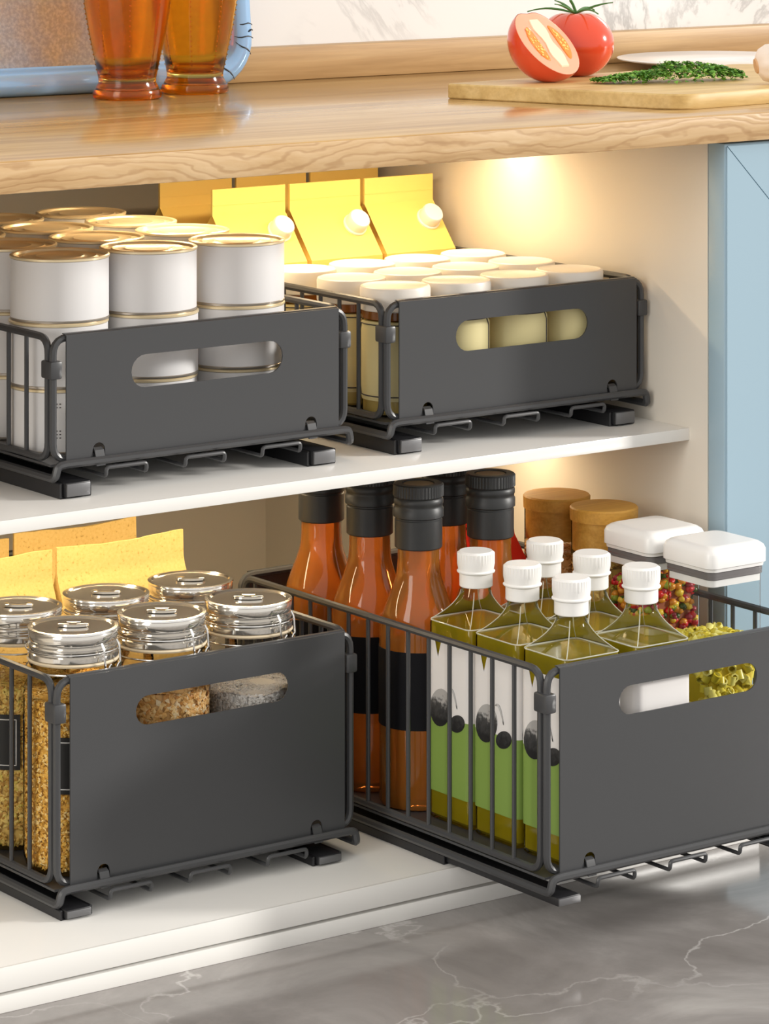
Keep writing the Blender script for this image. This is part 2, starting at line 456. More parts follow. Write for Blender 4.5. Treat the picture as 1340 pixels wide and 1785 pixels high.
# ------------------------------------------------------------------ baskets
TR = .0028; WR = .0017
WIRE = {}
def basket(label, X0, Y0, Wd, upper, zsup, chan=None):
    D = .389
    zl = .0142 if upper else .010
    fb = zl + .0125; ft = .1161 if upper else .1675
    t = thing('pull_out_basket', label, 'basket', (X0, Y0, zsup), 0, 'dark grey pull-out wire baskets')
    # front and back loops with panels
    for side in (0, 1):
        y = 0 if side == 0 else D
        loop = fillet([(TR, y, fb), (Wd - TR, y, fb), (Wd - TR, y, ft - TR), (TR, y, ft - TR)], .012, True)
        obj('front_frame' if side == 0 else 'back_frame', tube(loop, TR, True), 'coated_metal', t)
    a, b = .0115, Wd - .0105
    sc = .0842 if upper else .135; sh = .012 if upper else .0105
    x0, x1 = .066 * Wd / .26, .1985 * Wd / .26
    slot = [(x1 - sh + sh * math.sin(k / 10 * PI), sc - sh * math.cos(k / 10 * PI)) for k in range(11)] + \
           [(x0 + sh - sh * math.sin(k / 10 * PI), sc + sh * math.cos(k / 10 * PI)) for k in range(11)]
    notch = (.0385, Wd - .036); nr = .0052
    out = []
    zb = fb - .001
    out.append((a, zb))
    for nx in notch:
        out.append((nx - nr, zb))
        out += [(nx - nr * math.cos(k / 8 * PI), zb + .0055 + nr * math.sin(k / 8 * PI)) for k in range(9)]
        out.append((nx + nr, zb))
    out += [(b, zb), (b, ft - .0006), (a, ft - .0006)]
    obj('front_panel', prism(out, [slot], -.0042, -.0030), 'coated_metal', t, label='flat dark grey panel with a rounded handle slot')
    lip = fillet([(a, -.0036, ft - .0026), (a, -.0020, ft + .0003), (a, .0020, ft + .0003)], .002)
    bm = bmesh.new()
    bm_loft(bm, [[Vector((xx, p.y, p.z)) for p in lip] + [Vector((xx, p.y, p.z - .0006)) for p in reversed(lip)] for xx in (a, b)])
    obj('panel_lip', finish(bm, 'lip'), 'coated_metal', t)
    obj('back_panel', box(a, b, D + .003, D + .0042, fb, ft - .0006), 'coated_metal', t)
    for nx in notch:
        bm = bmesh.new()
        bm_loft(bm, [[Vector((xx, y, z)) for y, z in ((-.0075, fb - .0065), (-.0068, fb - .001), (-.0050, fb + .0045), (-.0020, fb + .0062), (.0005, fb + .004), (.0002, fb + .003), (-.002, fb + .005), (-.0042, fb + .0035), (-.0058, fb - .001), (-.0062, fb - .0062))] for xx in (nx - .0038, nx + .0038)])
        obj('hook_clip', finish(bm, 'clip'), 'coated_metal', t)
    # side loops with wires
    key = (upper,)
    if key not in WIRE: WIRE[key] = tube([(0, 0, fb), (0, 0, ft - TR)], WR, False, 8)
    for s, sx in ((0, TR), (1, Wd - TR)):
        loop = fillet([(sx, .0065, fb), (sx, D - .0065, fb), (sx, D - .0065, ft - TR), (sx, .0065, ft - TR)], .012, True)
        obj('side_frame', tube(loop, TR, True), 'coated_metal', t)
        k = 0
        while .0372 + .0255 * k < D - .02:
            obj('wire', WIRE[key], 'coated_metal', t, (sx, .0372 + .0255 * k, 0)); k += 1
    # corner clips
    cz0, cz1 = (.0845, .0975) if upper else (.1355, .1495)
    for cx, sg in ((0, 1), (Wd, -1)):
        for cy, sy in ((0, 1), (D, -1)):
            bm = bmesh.new()
            bm_box(bm, cx - .0014 if sg > 0 else cx - .0085, cx + .0085 if sg > 0 else cx + .0014,
                   cy - .0044 if sy > 0 else cy - .0105, cy + .0105 if sy > 0 else cy + .0044, cz0, cz1, .0016)
            obj('corner_clip', finish(bm, 'clip'), 'coated_metal', t)
    # base frame
    path = [(.0006, D - .004, zl), (.0006, -.0040, zl), (.0012, -.0062, zl + .0015), (.0030, -.0066, zl + .0090), (.0085, -.0066, zl + .0098)]
    path = path + [(Wd - x, y, z) for x, y, z in reversed(path)]
    obj('base_frame', tube(fillet(path, .005), .003), 'coated_metal', t)
    hz = zl - .001
    for hx in (.040, .1075, .175):
        hx *= Wd / .26; hw = .034
        p = fillet([(hx, D - .02, hz), (hx, -.0115, hz), (hx, -.0120, hz + .0062), (hx + hw, -.0120, hz + .0062), (hx + hw, -.0115, hz), (hx + hw, D - .02, hz)], .0025, seg=3)
        obj('base_wire', tube(p, .0015), 'coated_metal', t)
    obj('floor_plate', box(.001, Wd - .001, 0, D, zl + .0078, zl + .0095), 'coated_metal', t)
    # slides
    h = zl - .003
    for rx in ((.0035, .0295) if upper else (.0005, .0265), (Wd - .0425, Wd - .0165)):
        y0 = -.012; y1 = D - .02
        bm = bmesh.new()
        c0 = y0 if chan is None else chan
        for q in ((rx[0], rx[1], .0, .0012), (rx[0], rx[0] + .0022, 0, h), (rx[1] - .0022, rx[1], 0, h)):
            bm_box(bm, q[0], q[1], c0 + .003, max(y1, c0 + .25) if chan is None else c0 + .30, q[2], q[3], .0006, 1)
        rl = obj('slide_rail', finish(bm, 'rail'), 'rail_black', t)
        obj('runner', box(rx[0] + .003, rx[1] - .003, y0, y1, .0014, h + .0004, .0006), 'rail_black', rl)
        obj('end_cap', box(rx[0] + .0034, rx[1] - .0034, y0 - .0012, y0 + .0005, .0018, h - .0002, .0004), 'rail_grey', rl)
    return t, zl + .0095 + zsup
UL, fUL = basket('low dark grey wire basket of stacked white tins, on the cabinet shelf', 0, -.106, .26, True, SH)
UR, fUR = basket('low dark grey wire basket of cream-lidded jars and cartons, on the cabinet shelf', .2948, -.106, .2584, True, SH)
LLb, fLL = basket('tall dark grey wire basket of clip-top glass jars and paper bags, below the shelf', -.0224, -.149, .2573, False, BD)
LR, fLR = basket('tall dark grey wire basket of bottles, pulled out over the floor', .2718, -.329, .26, False, BD, chan=.115)

# ------------------------------------------------------------------ tins
CH = .0466; CR = .0365
def make_can(prints):
    t = thing('tin_can', '', 'tin')
    obj('tin_body', lathe([(0, .0004), (CR - .004, .0004), (CR - .003, 0), (CR - .0004, 0), (CR, .0008), (CR, .0017), (CR - .0012, .0026), (CR - .0012, CH - .0026), (CR, CH - .0017), (CR, CH - .0008), (CR - .0004, CH - .0002), (CR - .0018, CH - .0002), (CR - .002, CH - .002), (0, CH - .002)], 40), 'tin', t)
    obj('paper_label', lathe([(CR - .0011, .0020), (CR - .0003, .0021), (CR - .0003, CH - .0021), (CR - .0011, CH - .0020)], 40, close=True), 'can_white', t)
    z = CH
    obj('lid', lathe([(0, z - .0014), (.016, z - .0014), (.0175, z - .0008), (.019, z - .0016), (.0255, z - .0016), (.027, z - .0007), (.0285, z - .0018), (CR - .0032, z - .0018), (CR - .0026, z), (CR - .001, z + .0006), (CR + .0003, z), (CR + .0003, z - .0014), (CR - .0008, z - .0022), (0, z - .0022)], 40), 'gold_tin', t)
    if prints:
        bm = bmesh.new()
        r = CR - .0001
        for zz in (.012, .0145, .017, .034, .0365):
            for a0 in (-.02, .05):
                a = -2.15 + a0 + (.4 if False else 0)
                seg = [Vector((r * math.cos(a + k * .012), r * math.sin(a + k * .012), zz)) for k in range(4)]
                bm_loft(bm, [[p, p + Vector((0, 0, .0007)), p * 1.0 + Vector((0, 0, .0007)) - Vector((p.x, p.y, 0)) * .006, p - Vector((p.x, p.y, 0)) * .006] for p in seg])
        obj('small_print', finish(bm, 'print', False), 'ink', t)
    return t
cols = (.0435, .1215, .1997); rows = (-.0460, .0302, .1054, .1806)
plain = make_can(False); printed = make_can(True)
tiers = ('bottom tier', 'middle tier', 'top tier')
rown = ('front row by the panel', 'second row from the panel', 'third row from the panel', 'back row of the basket')
coln = ('along the outer wire side', 'in the middle column', 'beside the jar basket')
first = {}
for k in range(3):
    for i, x in enumerate(cols):
        for j, y in enumerate(rows):
            src = printed if (k < 2 and i == 0 and j == 0) else plain
            loc = (x + rnd.uniform(-.0008, .0008), y + rnd.uniform(-.0006, .0006), fUL + .0002 + k * (CH + .0006))
            if src.name not in first:
                first[src.name] = 1; o = src; o.location = loc
            else: o = dup(src, loc)
            o['label'] = 'white gold-lidded tin, ' + tiers[k] + ', ' + rown[j] + ', ' + coln[i]; o['group'] = ('bottom', 'middle', 'top')[k] + ' tier of white tins'

# ------------------------------------------------------------------ cream-lidded jars and cartons
def make_preserve():
    t = thing('preserve_jar', 'squat glass jar with a flat cream lid and pale yellow label, in the low basket', 'jar', group='cream-lidded jars in rows')
    r = .0262
    obj('contents', lathe([(0, .0012), (r - .003, .0012), (r - .0012, .003), (r - .0012, .070), (r - .003, .073), (0, .073)], 32), 'preserve', t)
    obj('glass_body', lathe([(0, 0), (r - .002, 0), (r, .002), (r, .071), (r - .0015, .076), (r - .0025, .079), (r - .0025, .084)], 32), 'thin_glass', t)
    obj('neck_band', lathe([(r - .0010, .0735), (r + .0002, .0745), (r - .0004, .083), (r - .0012, .083)], 32, close=True), 'amber_neck', t)
    obj('lid', lathe([(0, .0805), (.0268, .0805), (.0275, .0812), (.0275, .0965), (.0268, .0984), (.0252, .0990), (.0246, .0986), (0, .0986)], 40), 'lid_cream', t)
    bm = bmesh.new(); rr = r + .0003
    def arc(a0, a1, z0, z1, rad, ch=0.0):
        pts = []
        n = 14
        S = []
        for k in range(n + 1):
            a = a0 + (a1 - a0) * k / n
            e = min(k, n - k) / n
            c = max(0, ch * (1 - e / .12)) if e < .12 else 0
            S.append([Vector((q * math.cos(a), q * math.sin(a), z)) for q, z in ((rad, z0 + c), (rad, z1 - c), (rad - .0004, z1 - c), (rad - .0004, z0 + c))])
        bm_loft(bm, S)
    arc(-3.95, -.75, .012, .0728, rr, .006)
    lb = obj('paper_label', finish(bm, 'label'), 'label_yellow', t)
    bm = bmesh.new(); rr += .0002
    def P(a, z): return Vector((rr * math.cos(a), rr * math.sin(a), z))
    a0, a1, z0, z1, ca, cz = -3.75, -.95, .0155, .0705, .16, .006
    def seg(A, B): return [(A[0] + (B[0] - A[0]) * k / 10, A[1] + (B[1] - A[1]) * k / 10) for k in range(10)]
    corners = [(a0 + ca, z0), (a1 - ca, z0), (a1, z0 + cz), (a1, z1 - cz), (a1 - ca, z1), (a0 + ca, z1), (a0, z1 - cz), (a0, z0 + cz)]
    pth = []
    for i in range(8): pth += seg(corners[i], corners[(i + 1) % 8])
    bm_tube(bm, [P(a, z) for a, z in pth], .0005, True, 5)
    obj('border_line', finish(bm, 'line'), 'ink', lb)
    return t
pj = make_preserve(); used = False
for j, y in enumerate((-.0738, -.0125, .0535)):
    for i, x in enumerate((.3297, .3872, .4447, .5022)):
        loc = (x + rnd.uniform(-.001, .001), y + rnd.uniform(-.0015, .0015), fUR + .0002)
        if not used: pj.location = loc; used = True; o = pj
        else: o = dup(pj, loc, rnd.uniform(-.05, .05))
        o['label'] = 'cream-lidded jar, ' + ('front row by the panel', 'middle row', 'row next to the cartons')[j] + ', ' + ('closest to the tins', 'second from the tins', 'third from the tins', 'closest to the cabinet wall')[i]

def make_carton(mat, label, group):
    t = thing('drink_carton', label, 'carton', group=group)
    w, d = .0364, .0338; zb, zr, zf = .0925, .1315, .1538
    bm = bmesh.new()
    def V(*a): return bm.verts.new(a)
    B = [V(-w, -d, 0), V(w, -d, 0), V(w, d, 0), V(-w, d, 0)]
    Tt = [V(-w, -d, zb), V(w, -d, zb), V(w, d, zb), V(-w, d, zb)]
    bm.faces.new(B[::-1])
    for i in range(4): bm.faces.new((B[i], B[(i + 1) % 4], Tt[(i + 1) % 4], Tt[i]))
    F = [V(-w, -.0012, zr), V(w, -.0012, zr), V(w, .0012, zr), V(-w, .0012, zr)]
    G = [V(-w, -.0012, zf), V(w, -.0012, zf), V(w, .0012, zf), V(-w, .0012, zf)]
    bm.faces.new((Tt[0], Tt[1], F[1], F[0])); bm.faces.new((Tt[2], Tt[3], F[3], F[2]))
    for s, (a, b, fa, fb_) in ((1, (Tt[1], Tt[2], F[1], F[2])), (-1, (Tt[3], Tt[0], F[3], F[0]))):
        m1 = V(s * (w - .014), -.0008, zr - .002); m2 = V(s * (w - .014), .0008, zr - .002)
        if s > 0: bm.faces.new((a, b, m2, m1)); bm.faces.new((a, m1, fa)); bm.faces.new((b, fb_, m2)); bm.faces.new((m1, m2, fb_, fa))
        else: bm.faces.new((a, b, m1, m2)); bm.faces.new((a, m2, fa)); bm.faces.new((b, fb_, m1)); bm.faces.new((m2, m1, fb_, fa))
    for i in range(4): bm.faces.new((F[i], F[(i + 1) % 4], G[(i + 1) % 4], G[i]))
    bm.faces.new(G)
    obj('carton_body', finish(bm, 'carton', False), mat, t)
    # screw cap standing on the front slope
    nrm = Vector((0, -(zr - zb), d)).normalized()
    rot = nrm.to_track_quat('Z', 'Y').to_euler()
    ct = Vector((.0215, -d * .40, zb + (zr - zb) * .60))
    obj('screw_cap', lathe([(0, -.001), (.0108, -.001), (.0108, .002), (.0096, .0028), (.0096, .0105), (.0088, .0118), (0, .0120)], 28), 'cap_white', t, ct, rot)
    obj('seal_line', box(-w + .0005, w - .0005, -.0017, -.0011, zr + .0085, zr + .0092), mat, t)
    return t
cf = make_carton('carton_yellow', 'yellow gable-top carton with a white screw cap, in the front carton row behind the jars', 'front row of cartons')
cr = make_carton('carton_yellow', 'yellow gable-top carton standing behind the front cartons', 'back row of cartons')
for k, x in enumerate((.350, .4275, .505)):
    loc = (x, .162, fUR + .0002); loc2 = (x - .001, .2415, fUR + .0002)
    if k == 0: cf.location = loc; cr.location = loc2
    else: a_ = dup(cf, loc); b_ = dup(cr, loc2)
    if k == 0: a_, b_ = cf, cr
    wh = ('closest to the tins', 'in the middle of its row', 'closest to the cabinet side wall')[k]
    a_['label'] = 'yellow carton with white screw cap behind the jars, ' + wh
    b_['label'] = 'yellow gable-top carton standing behind the front cartons, ' + wh

# ------------------------------------------------------------------ clip-top jars
def grains(n, rad, z0, z1, mat, parent, size, seed, flat=.3, name='grains', sq=False):
    """loose filling: a solid core with a skin of single grains"""
    rg = random.Random(seed); vs = []; fs = []
    def add(p, nrm, s):
        u = nrm.orthogonal().normalized(); u.rotate(Matrix.Rotation(rg.uniform(0, 6.28), 3, nrm)); w = nrm.cross(u)
        a = s * rg.uniform(.7, 1.3); b = a * rg.uniform(.45, .75); h = s * flat
        tilt = nrm + u * rg.uniform(-.5, .5) + w * rg.uniform(-.5, .5); tilt.normalize()
        u = (u - tilt * u.dot(tilt)).normalized(); w = tilt.cross(u)
        i = len(vs)
        vs.extend([p + u * a, p + w * b, p - u * a, p - w * b, p + tilt * h, p - tilt * h])
        for q in range(4): fs.append((i + q, i + (q + 1) % 4, i + 4)); fs.append((i + (q + 1) % 4, i + q, i + 5))
    side = int(n * .75)
    for _ in range(side):
        a = rg.uniform(0, 6.283); z = rg.uniform(z0 + .001, z1)
        zz = max(0, 1 - (z - z0) / .008); r = rad - .0006 - zz ** 2 * .006
        if sq:
            m_ = max(abs(math.cos(a)), abs(math.sin(a))); r = min(r / m_, rad * 1.28)
        d = Vector((math.cos(a), math.sin(a), 0)); add(d * r + Vector((0, 0, z)), d, size)
    for _ in range(n - side):
        a = rg.uniform(0, 6.283); q = math.sqrt(rg.random()) * rad
        if sq: p = Vector((rg.uniform(-rad, rad), rg.uniform(-rad, rad), 0))
        else: p = Vector((math.cos(a) * q, math.sin(a) * q, 0))
        p.z = z1 + .002 * math.sin(p.x * 130 + seed) * math.cos(p.y * 110) + .001
        add(p, Vector((0, 0, 1)), size)
    me = bpy.data.meshes.new('grains'); me.from_pydata(vs, [], fs); me.update()
    o = obj(name, me, mat, parent); o['kind'] = 'stuff'
    if sq: core = sq_loft([(rad - .004, .006, z0), (rad - .001, .008, z0 + .004), (rad - .001, .008, z1)])
    else: core = lathe([(0, z0), (rad - .007, z0), (rad - .0025, z0 + .004), (rad - .0026, z0 + .01), (rad - .0026, z1), (0, z1 + .001)], 32)
    obj('filling', core, mat, parent)
    return o
JR = .0357
JG = {}
def clip_jar(label, loc, rot, mat, level, size, seed, label_tag=False):
    t = thing('clip_top_jar', label, 'jar', loc, rot, 'clip-top jars in the tall basket')
    if not JG:
        JG['glass'] = lathe([(0, .0016), (.022, .0016), (.030, .0004), (.0335, .003), (JR, .010), (JR, .122), (JR - .0010, .130), (JR - .004, .1365), (.0300, .1405), (.0298, .1440), (.0318, .1455), (.0318, .1480), (.0300, .1490)], 48)
        JG['ring'] = lathe([(.0280, .1478), (.0325, .1478), (.0332, .1490), (.0325, .1502), (.0280, .1502)], 48, close=True)
        JG['lid'] = lathe([(0, .1500), (.0308, .1500), (.0326, .1508), (.0326, .1540), (.0312, .1550), (.0312, .1562), (.0322, .1572), (.0322, .1600), (.0308, .1610), (.0308, .1622), (.0318, .1632), (.0322, .1660), (.0322, .1692), (.0312, .1706), (.0296, .1708), (.0285, .1694), (0, .1694)], 48, angle=50)
        JG['disc'] = lathe([(0, .1690), (.0284, .1690), (.0290, .1696), (.0284, .1702), (0, .1703)], 48)
        JG['rim'] = lathe([(.0290, .1702), (.0318, .1694), (.0326, .1700), (.0324, .1712), (.0300, .1714)], 48, close=True)
        bm = bmesh.new()
        bm_lathe(bm, [(0, 0), (.0085, 0), (.0110, .0006), (.0112, .0022), (.0100, .0026), (0, .0020)], 24)
        for v in bm.verts: v.co.y *= .45
        JG['knob'] = finish(bm, 'knob')
        bm = bmesh.new()
        bm_tube(bm, [(.0335 * math.cos(2 * PI * k / 40), .0335 * math.sin(2 * PI * k / 40), .1430) for k in range(40)], .0007, True, 6)
        bm_tube(bm, [(.0338 * math.cos(2 * PI * k / 40), .0338 * math.sin(2 * PI * k / 40), .1570) for k in range(40)], .0006, True, 6)
        JG['wire'] = finish(bm, 'wire')
        bm = bmesh.new()
        for s in (-1, 1):
            bm_tube(bm, fillet([(.0330, s * .0085, .1640), (.0352, s * .0088, .1600), (.0362, s * .0088, .1480), (.0372, s * .0070, .1400), (.0385, s * .0030, .1350)], .004), .0008, False, 6)
            bm_tube(bm, [(.0365 + .002 * math.sin(k / 12 * PI), s * (.0085 - .0075 * k / 12), .1395 + .0095 * math.sin(k / 12 * PI)) for k in range(13)], .0007, False, 6)
        bm_tube(bm, [(.0385, .0030, .1350), (.0388, 0, .1342), (.0385, -.0030, .1350)], .0008, False, 6)
        JG['clasp'] = finish(bm, 'clasp')
    obj('glass_body', JG['glass'], 'thin_glass', t)
    obj('gasket', JG['ring'], 'rubber', t)
    ld = obj('lid', JG['lid'], 'lid_glass', t)
    obj('rim', JG['rim'], 'wire_steel', ld)
    obj('top_disc', JG['disc'], 'lid_glass', ld)
    obj('knob', JG['knob'], 'lid_glass', ld, (0, 0, .1702), (0, 0, -.63 - rot))
    obj('bail_wire', JG['wire'], 'wire_steel', t)
    obj('clasp', JG['clasp'], 'wire_steel', t, rot=(0, 0, -1.22 - rot))
    grains(int(9000 * (.0022 / size) ** 1.4), JR - .0012, .003, level, mat, t, size, seed)
    if label_tag:
        a0 = label_tag - rot
        def patch(a1, a2, z1, z2, r, th):
            bm = bmesh.new(); n = 10
            bm_loft(bm, [[Vector((q * math.cos(a), q * math.sin(a), z)) for q, z in ((r, z1), (r, z2), (r - th, z2), (r - th, z1))] for a in [a1 + (a2 - a1) * k / n for k in range(n + 1)]])
            return finish(bm, 'patch')
        tg = obj('name_tag', patch(a0 - .5, a0 + .5, .060, .100, JR + .0005, .0004), 'tag_black', t, label='black name tag with a thin white border')
        bm = bmesh.new(); pts = []
        for A, B in (((-.42, .0635), (.42, .0635)), ((.42, .0635), (.42, .0965)), ((.42, .0965), (-.42, .0965)), ((-.42, .0965), (-.42, .0635))):
            pts += [(A[0] + (B[0] - A[0]) * k / 8, A[1] + (B[1] - A[1]) * k / 8) for k in range(8)]
        bm_tube(bm, [((JR + .0007) * math.cos(a0 + a), (JR + .0007) * math.sin(a0 + a), z) for a, z in pts], .0004, True, 5)
        obj('border_line', finish(bm, 'line'), 'tag_line', tg)
    return t
pr('lid_glass', (.66, .63, .58), .10, metal=.85)
zj = fLL + .0002
clip_jar('clip-top jar of golden seeds nearest the wire side, against the front panel', (.0196, -.1058, zj), .05, 'seed_gold', .122, .0018, 1, -2.02)
clip_jar('clip-top jar of toasted oat flakes, between the seed jar and the pale grain jar', (.0945, -.1058, zj), .1, 'oat', .118, .0030, 2)
clip_jar('clip-top jar of pale grey-white grain against the front panel', (.1705, -.1058, zj), -.05, 'pale_grain', .107, .0016, 3)
clip_jar('clip-top jar of mixed golden grain with a white-bordered black tag', (.0196, -.0275, zj), .2, 'nut_mix', .120, .0024, 4, -2.55)
clip_jar('clip-top jar in the middle of the row in front of the paper bags', (.0945, -.0285, zj), -.1, 'seed_gold', .105, .0020, 5)
clip_jar('clip-top jar by the bottle basket, in front of the paper bags', (.1700, -.0275, zj), .05, 'oat', .100, .0028, 6)

# paper bags behind the jars
def bag(label, x0, x1, y, ztop, seed, group):
    rg = random.Random(seed)
    t = thing('paper_bag', label, 'paper bag', ((x0 + x1) / 2, y, fLL + .0002), 0, group)
    w = (x1 - x0) / 2; H = ztop - fLL; d = .026
    bm = bmesh.new(); N = 14; S = []
    for z, dd, ww in ((0, d * .95, w * .97), (.02, d, w), (H * .45, d, w), (H * .62, d * .80, w), (H * .78, d * .40, w * 1.0), (H * .86, d * .12, w), (H * .90, .0012, w), (H, .0010, w)):
        ring = []
        top = z >= H * .86
        for k in range(N + 1):
            x = -ww + 2 * ww * k / N
            wob = .0012 * math.sin(k * .6 + seed + z * 22) * (1 if z > .02 else 0)
            zz = z + (.0013 * math.sin(k * .45 + seed * 2) + .0003 * math.sin(k * 1.9 + seed) if z == H else 0)
            ring.append(Vector((x, -dd + wob, zz)))
        for k in range(N, -1, -1):
            x = -ww + 2 * ww * k / N
            wob = .0012 * math.sin(k * .6 + seed + z * 22) * (1 if z > .02 else 0)
            zz = z + (.0013 * math.sin(k * .45 + seed * 2) + .0003 * math.sin(k * 1.9 + seed) if z == H else 0)
            ring.append(Vector((x, dd + wob, zz)))
        S.append(ring)
    bm_loft(bm, S)
    obj('bag_body', finish(bm, 'bag', angle=50), 'kraft', t)
    return t
FB = 'upright kraft paper bag directly behind the clip-top jars'
BB = 'upright kraft paper bag at the very back, behind the other paper bags'
bag(FB, .1105, .2275, .072, -.0435 + ZO, 1, 'front kraft bags')
bag(FB.replace('directly', 'at the outer wire side'), -.0105, .1065, .072, -.0445 + ZO, 4, 'front kraft bags')
bag(BB, .113, .2272, .142, -.0445 + ZO, 7, 'rear kraft bags')
bag(BB + ', outer wire side', -.006, .1095, .142, -.0455 + ZO, 9, 'rear kraft bags')

# ------------------------------------------------------------------ amber bottles with black caps
def make_amber():
    t = thing('amber_bottle', 'tall amber glass bottle with a black ribbed cap and black label band', 'bottle', group='black-capped amber bottles')
    R = .0300
    prof = [(0, .003), (.020, .003), (.026, 0), (R - .001, .001), (R, .004), (R, .128)]
    for k in range(1, 13):
        u = k / 12; prof.append((.0165 + (R - .0165) * (math.cos(u * PI) * .5 + .5) ** .8, .128 + .050 * u))
    prof += [(.0160, .185), (.0158, .215), (0, .215)]
    obj('glass_body', lathe(prof, 48), 'amber_liquid', t)
    obj('label_band', lathe([(R - .0002, .061), (R + .0005, .0615), (R + .0005, .1195), (R - .0002, .120)], 48, close=True), 'black_label', t)
    def rib(a, z): return 1 + (.03 * (1 if int(a * 48 / PI + .01) % 2 else 0) if .2330 < z < .2425 else 0)
    z = .194
    cp = obj('cap', lathe([(0, z + .0005), (.0174, z), (.0182, z + .0008), (.0182, z + .0215), (.0176, z + .0222), (.0176, z + .0230), (.0192, z + .0240), (.0192, z + .0300), (.0184, z + .0312), (.0184, z + .0330), (.0190, z + .0340), (.0190, z + .0370), (.0182, z + .0382), (.0188, z + .0395), (.0188, z + .0480), (.0180, z + .0490), (.0125, z + .0490), (.0120, z + .0478), (0, z + .0478)], 96, shape=rib), 'black_cap', t)
    obj('cap_disc', lathe([(0, z + .0476), (.0115, z + .0476), (.0115, z + .0483), (0, z + .0484)], 32), 'cap_disc', cp)
    return t
ab = make_amber()
for k, (x, y) in enumerate(((.315, .006), (.315, -.0595), (.315, -.1228), (.388, -.0605), (.384, -.1232))):
    loc = (x, y, fLR + .0002)
    o = ab if k == 0 else dup(ab, loc)
    o.location = loc
    o['label'] = 'black-capped amber bottle ' + ('at the far end of the wire side', 'in the middle of three along the wire side', 'by the wire side, touching the oil bottles', 'in the inner column, behind another amber bottle', 'in the inner column, touching the oil bottles')[k]

# red packet standing behind the bottles
t = thing('red_packet', 'red packet standing behind the black-capped bottles', 'packet', (.4475, -.040, fLR + .0002))
bm = bmesh.new()
bm_loft(bm, [[Vector((x * s, y, z)) for x, y in ((-.0235, -d), (.0235, -d), (.0235, d), (-.0235, d))] for z, d, s in ((0, .018, 1), (.155, .018, 1), (.172, .003, 1.0), (.182, .001, 1.0))])
obj('packet_body', finish(bm, 'pack', False), 'red_pack', t)
obj('crimped_seal', box(-.0235, .0235, -.0012, .0012, .180, .186), 'red_pack', t)

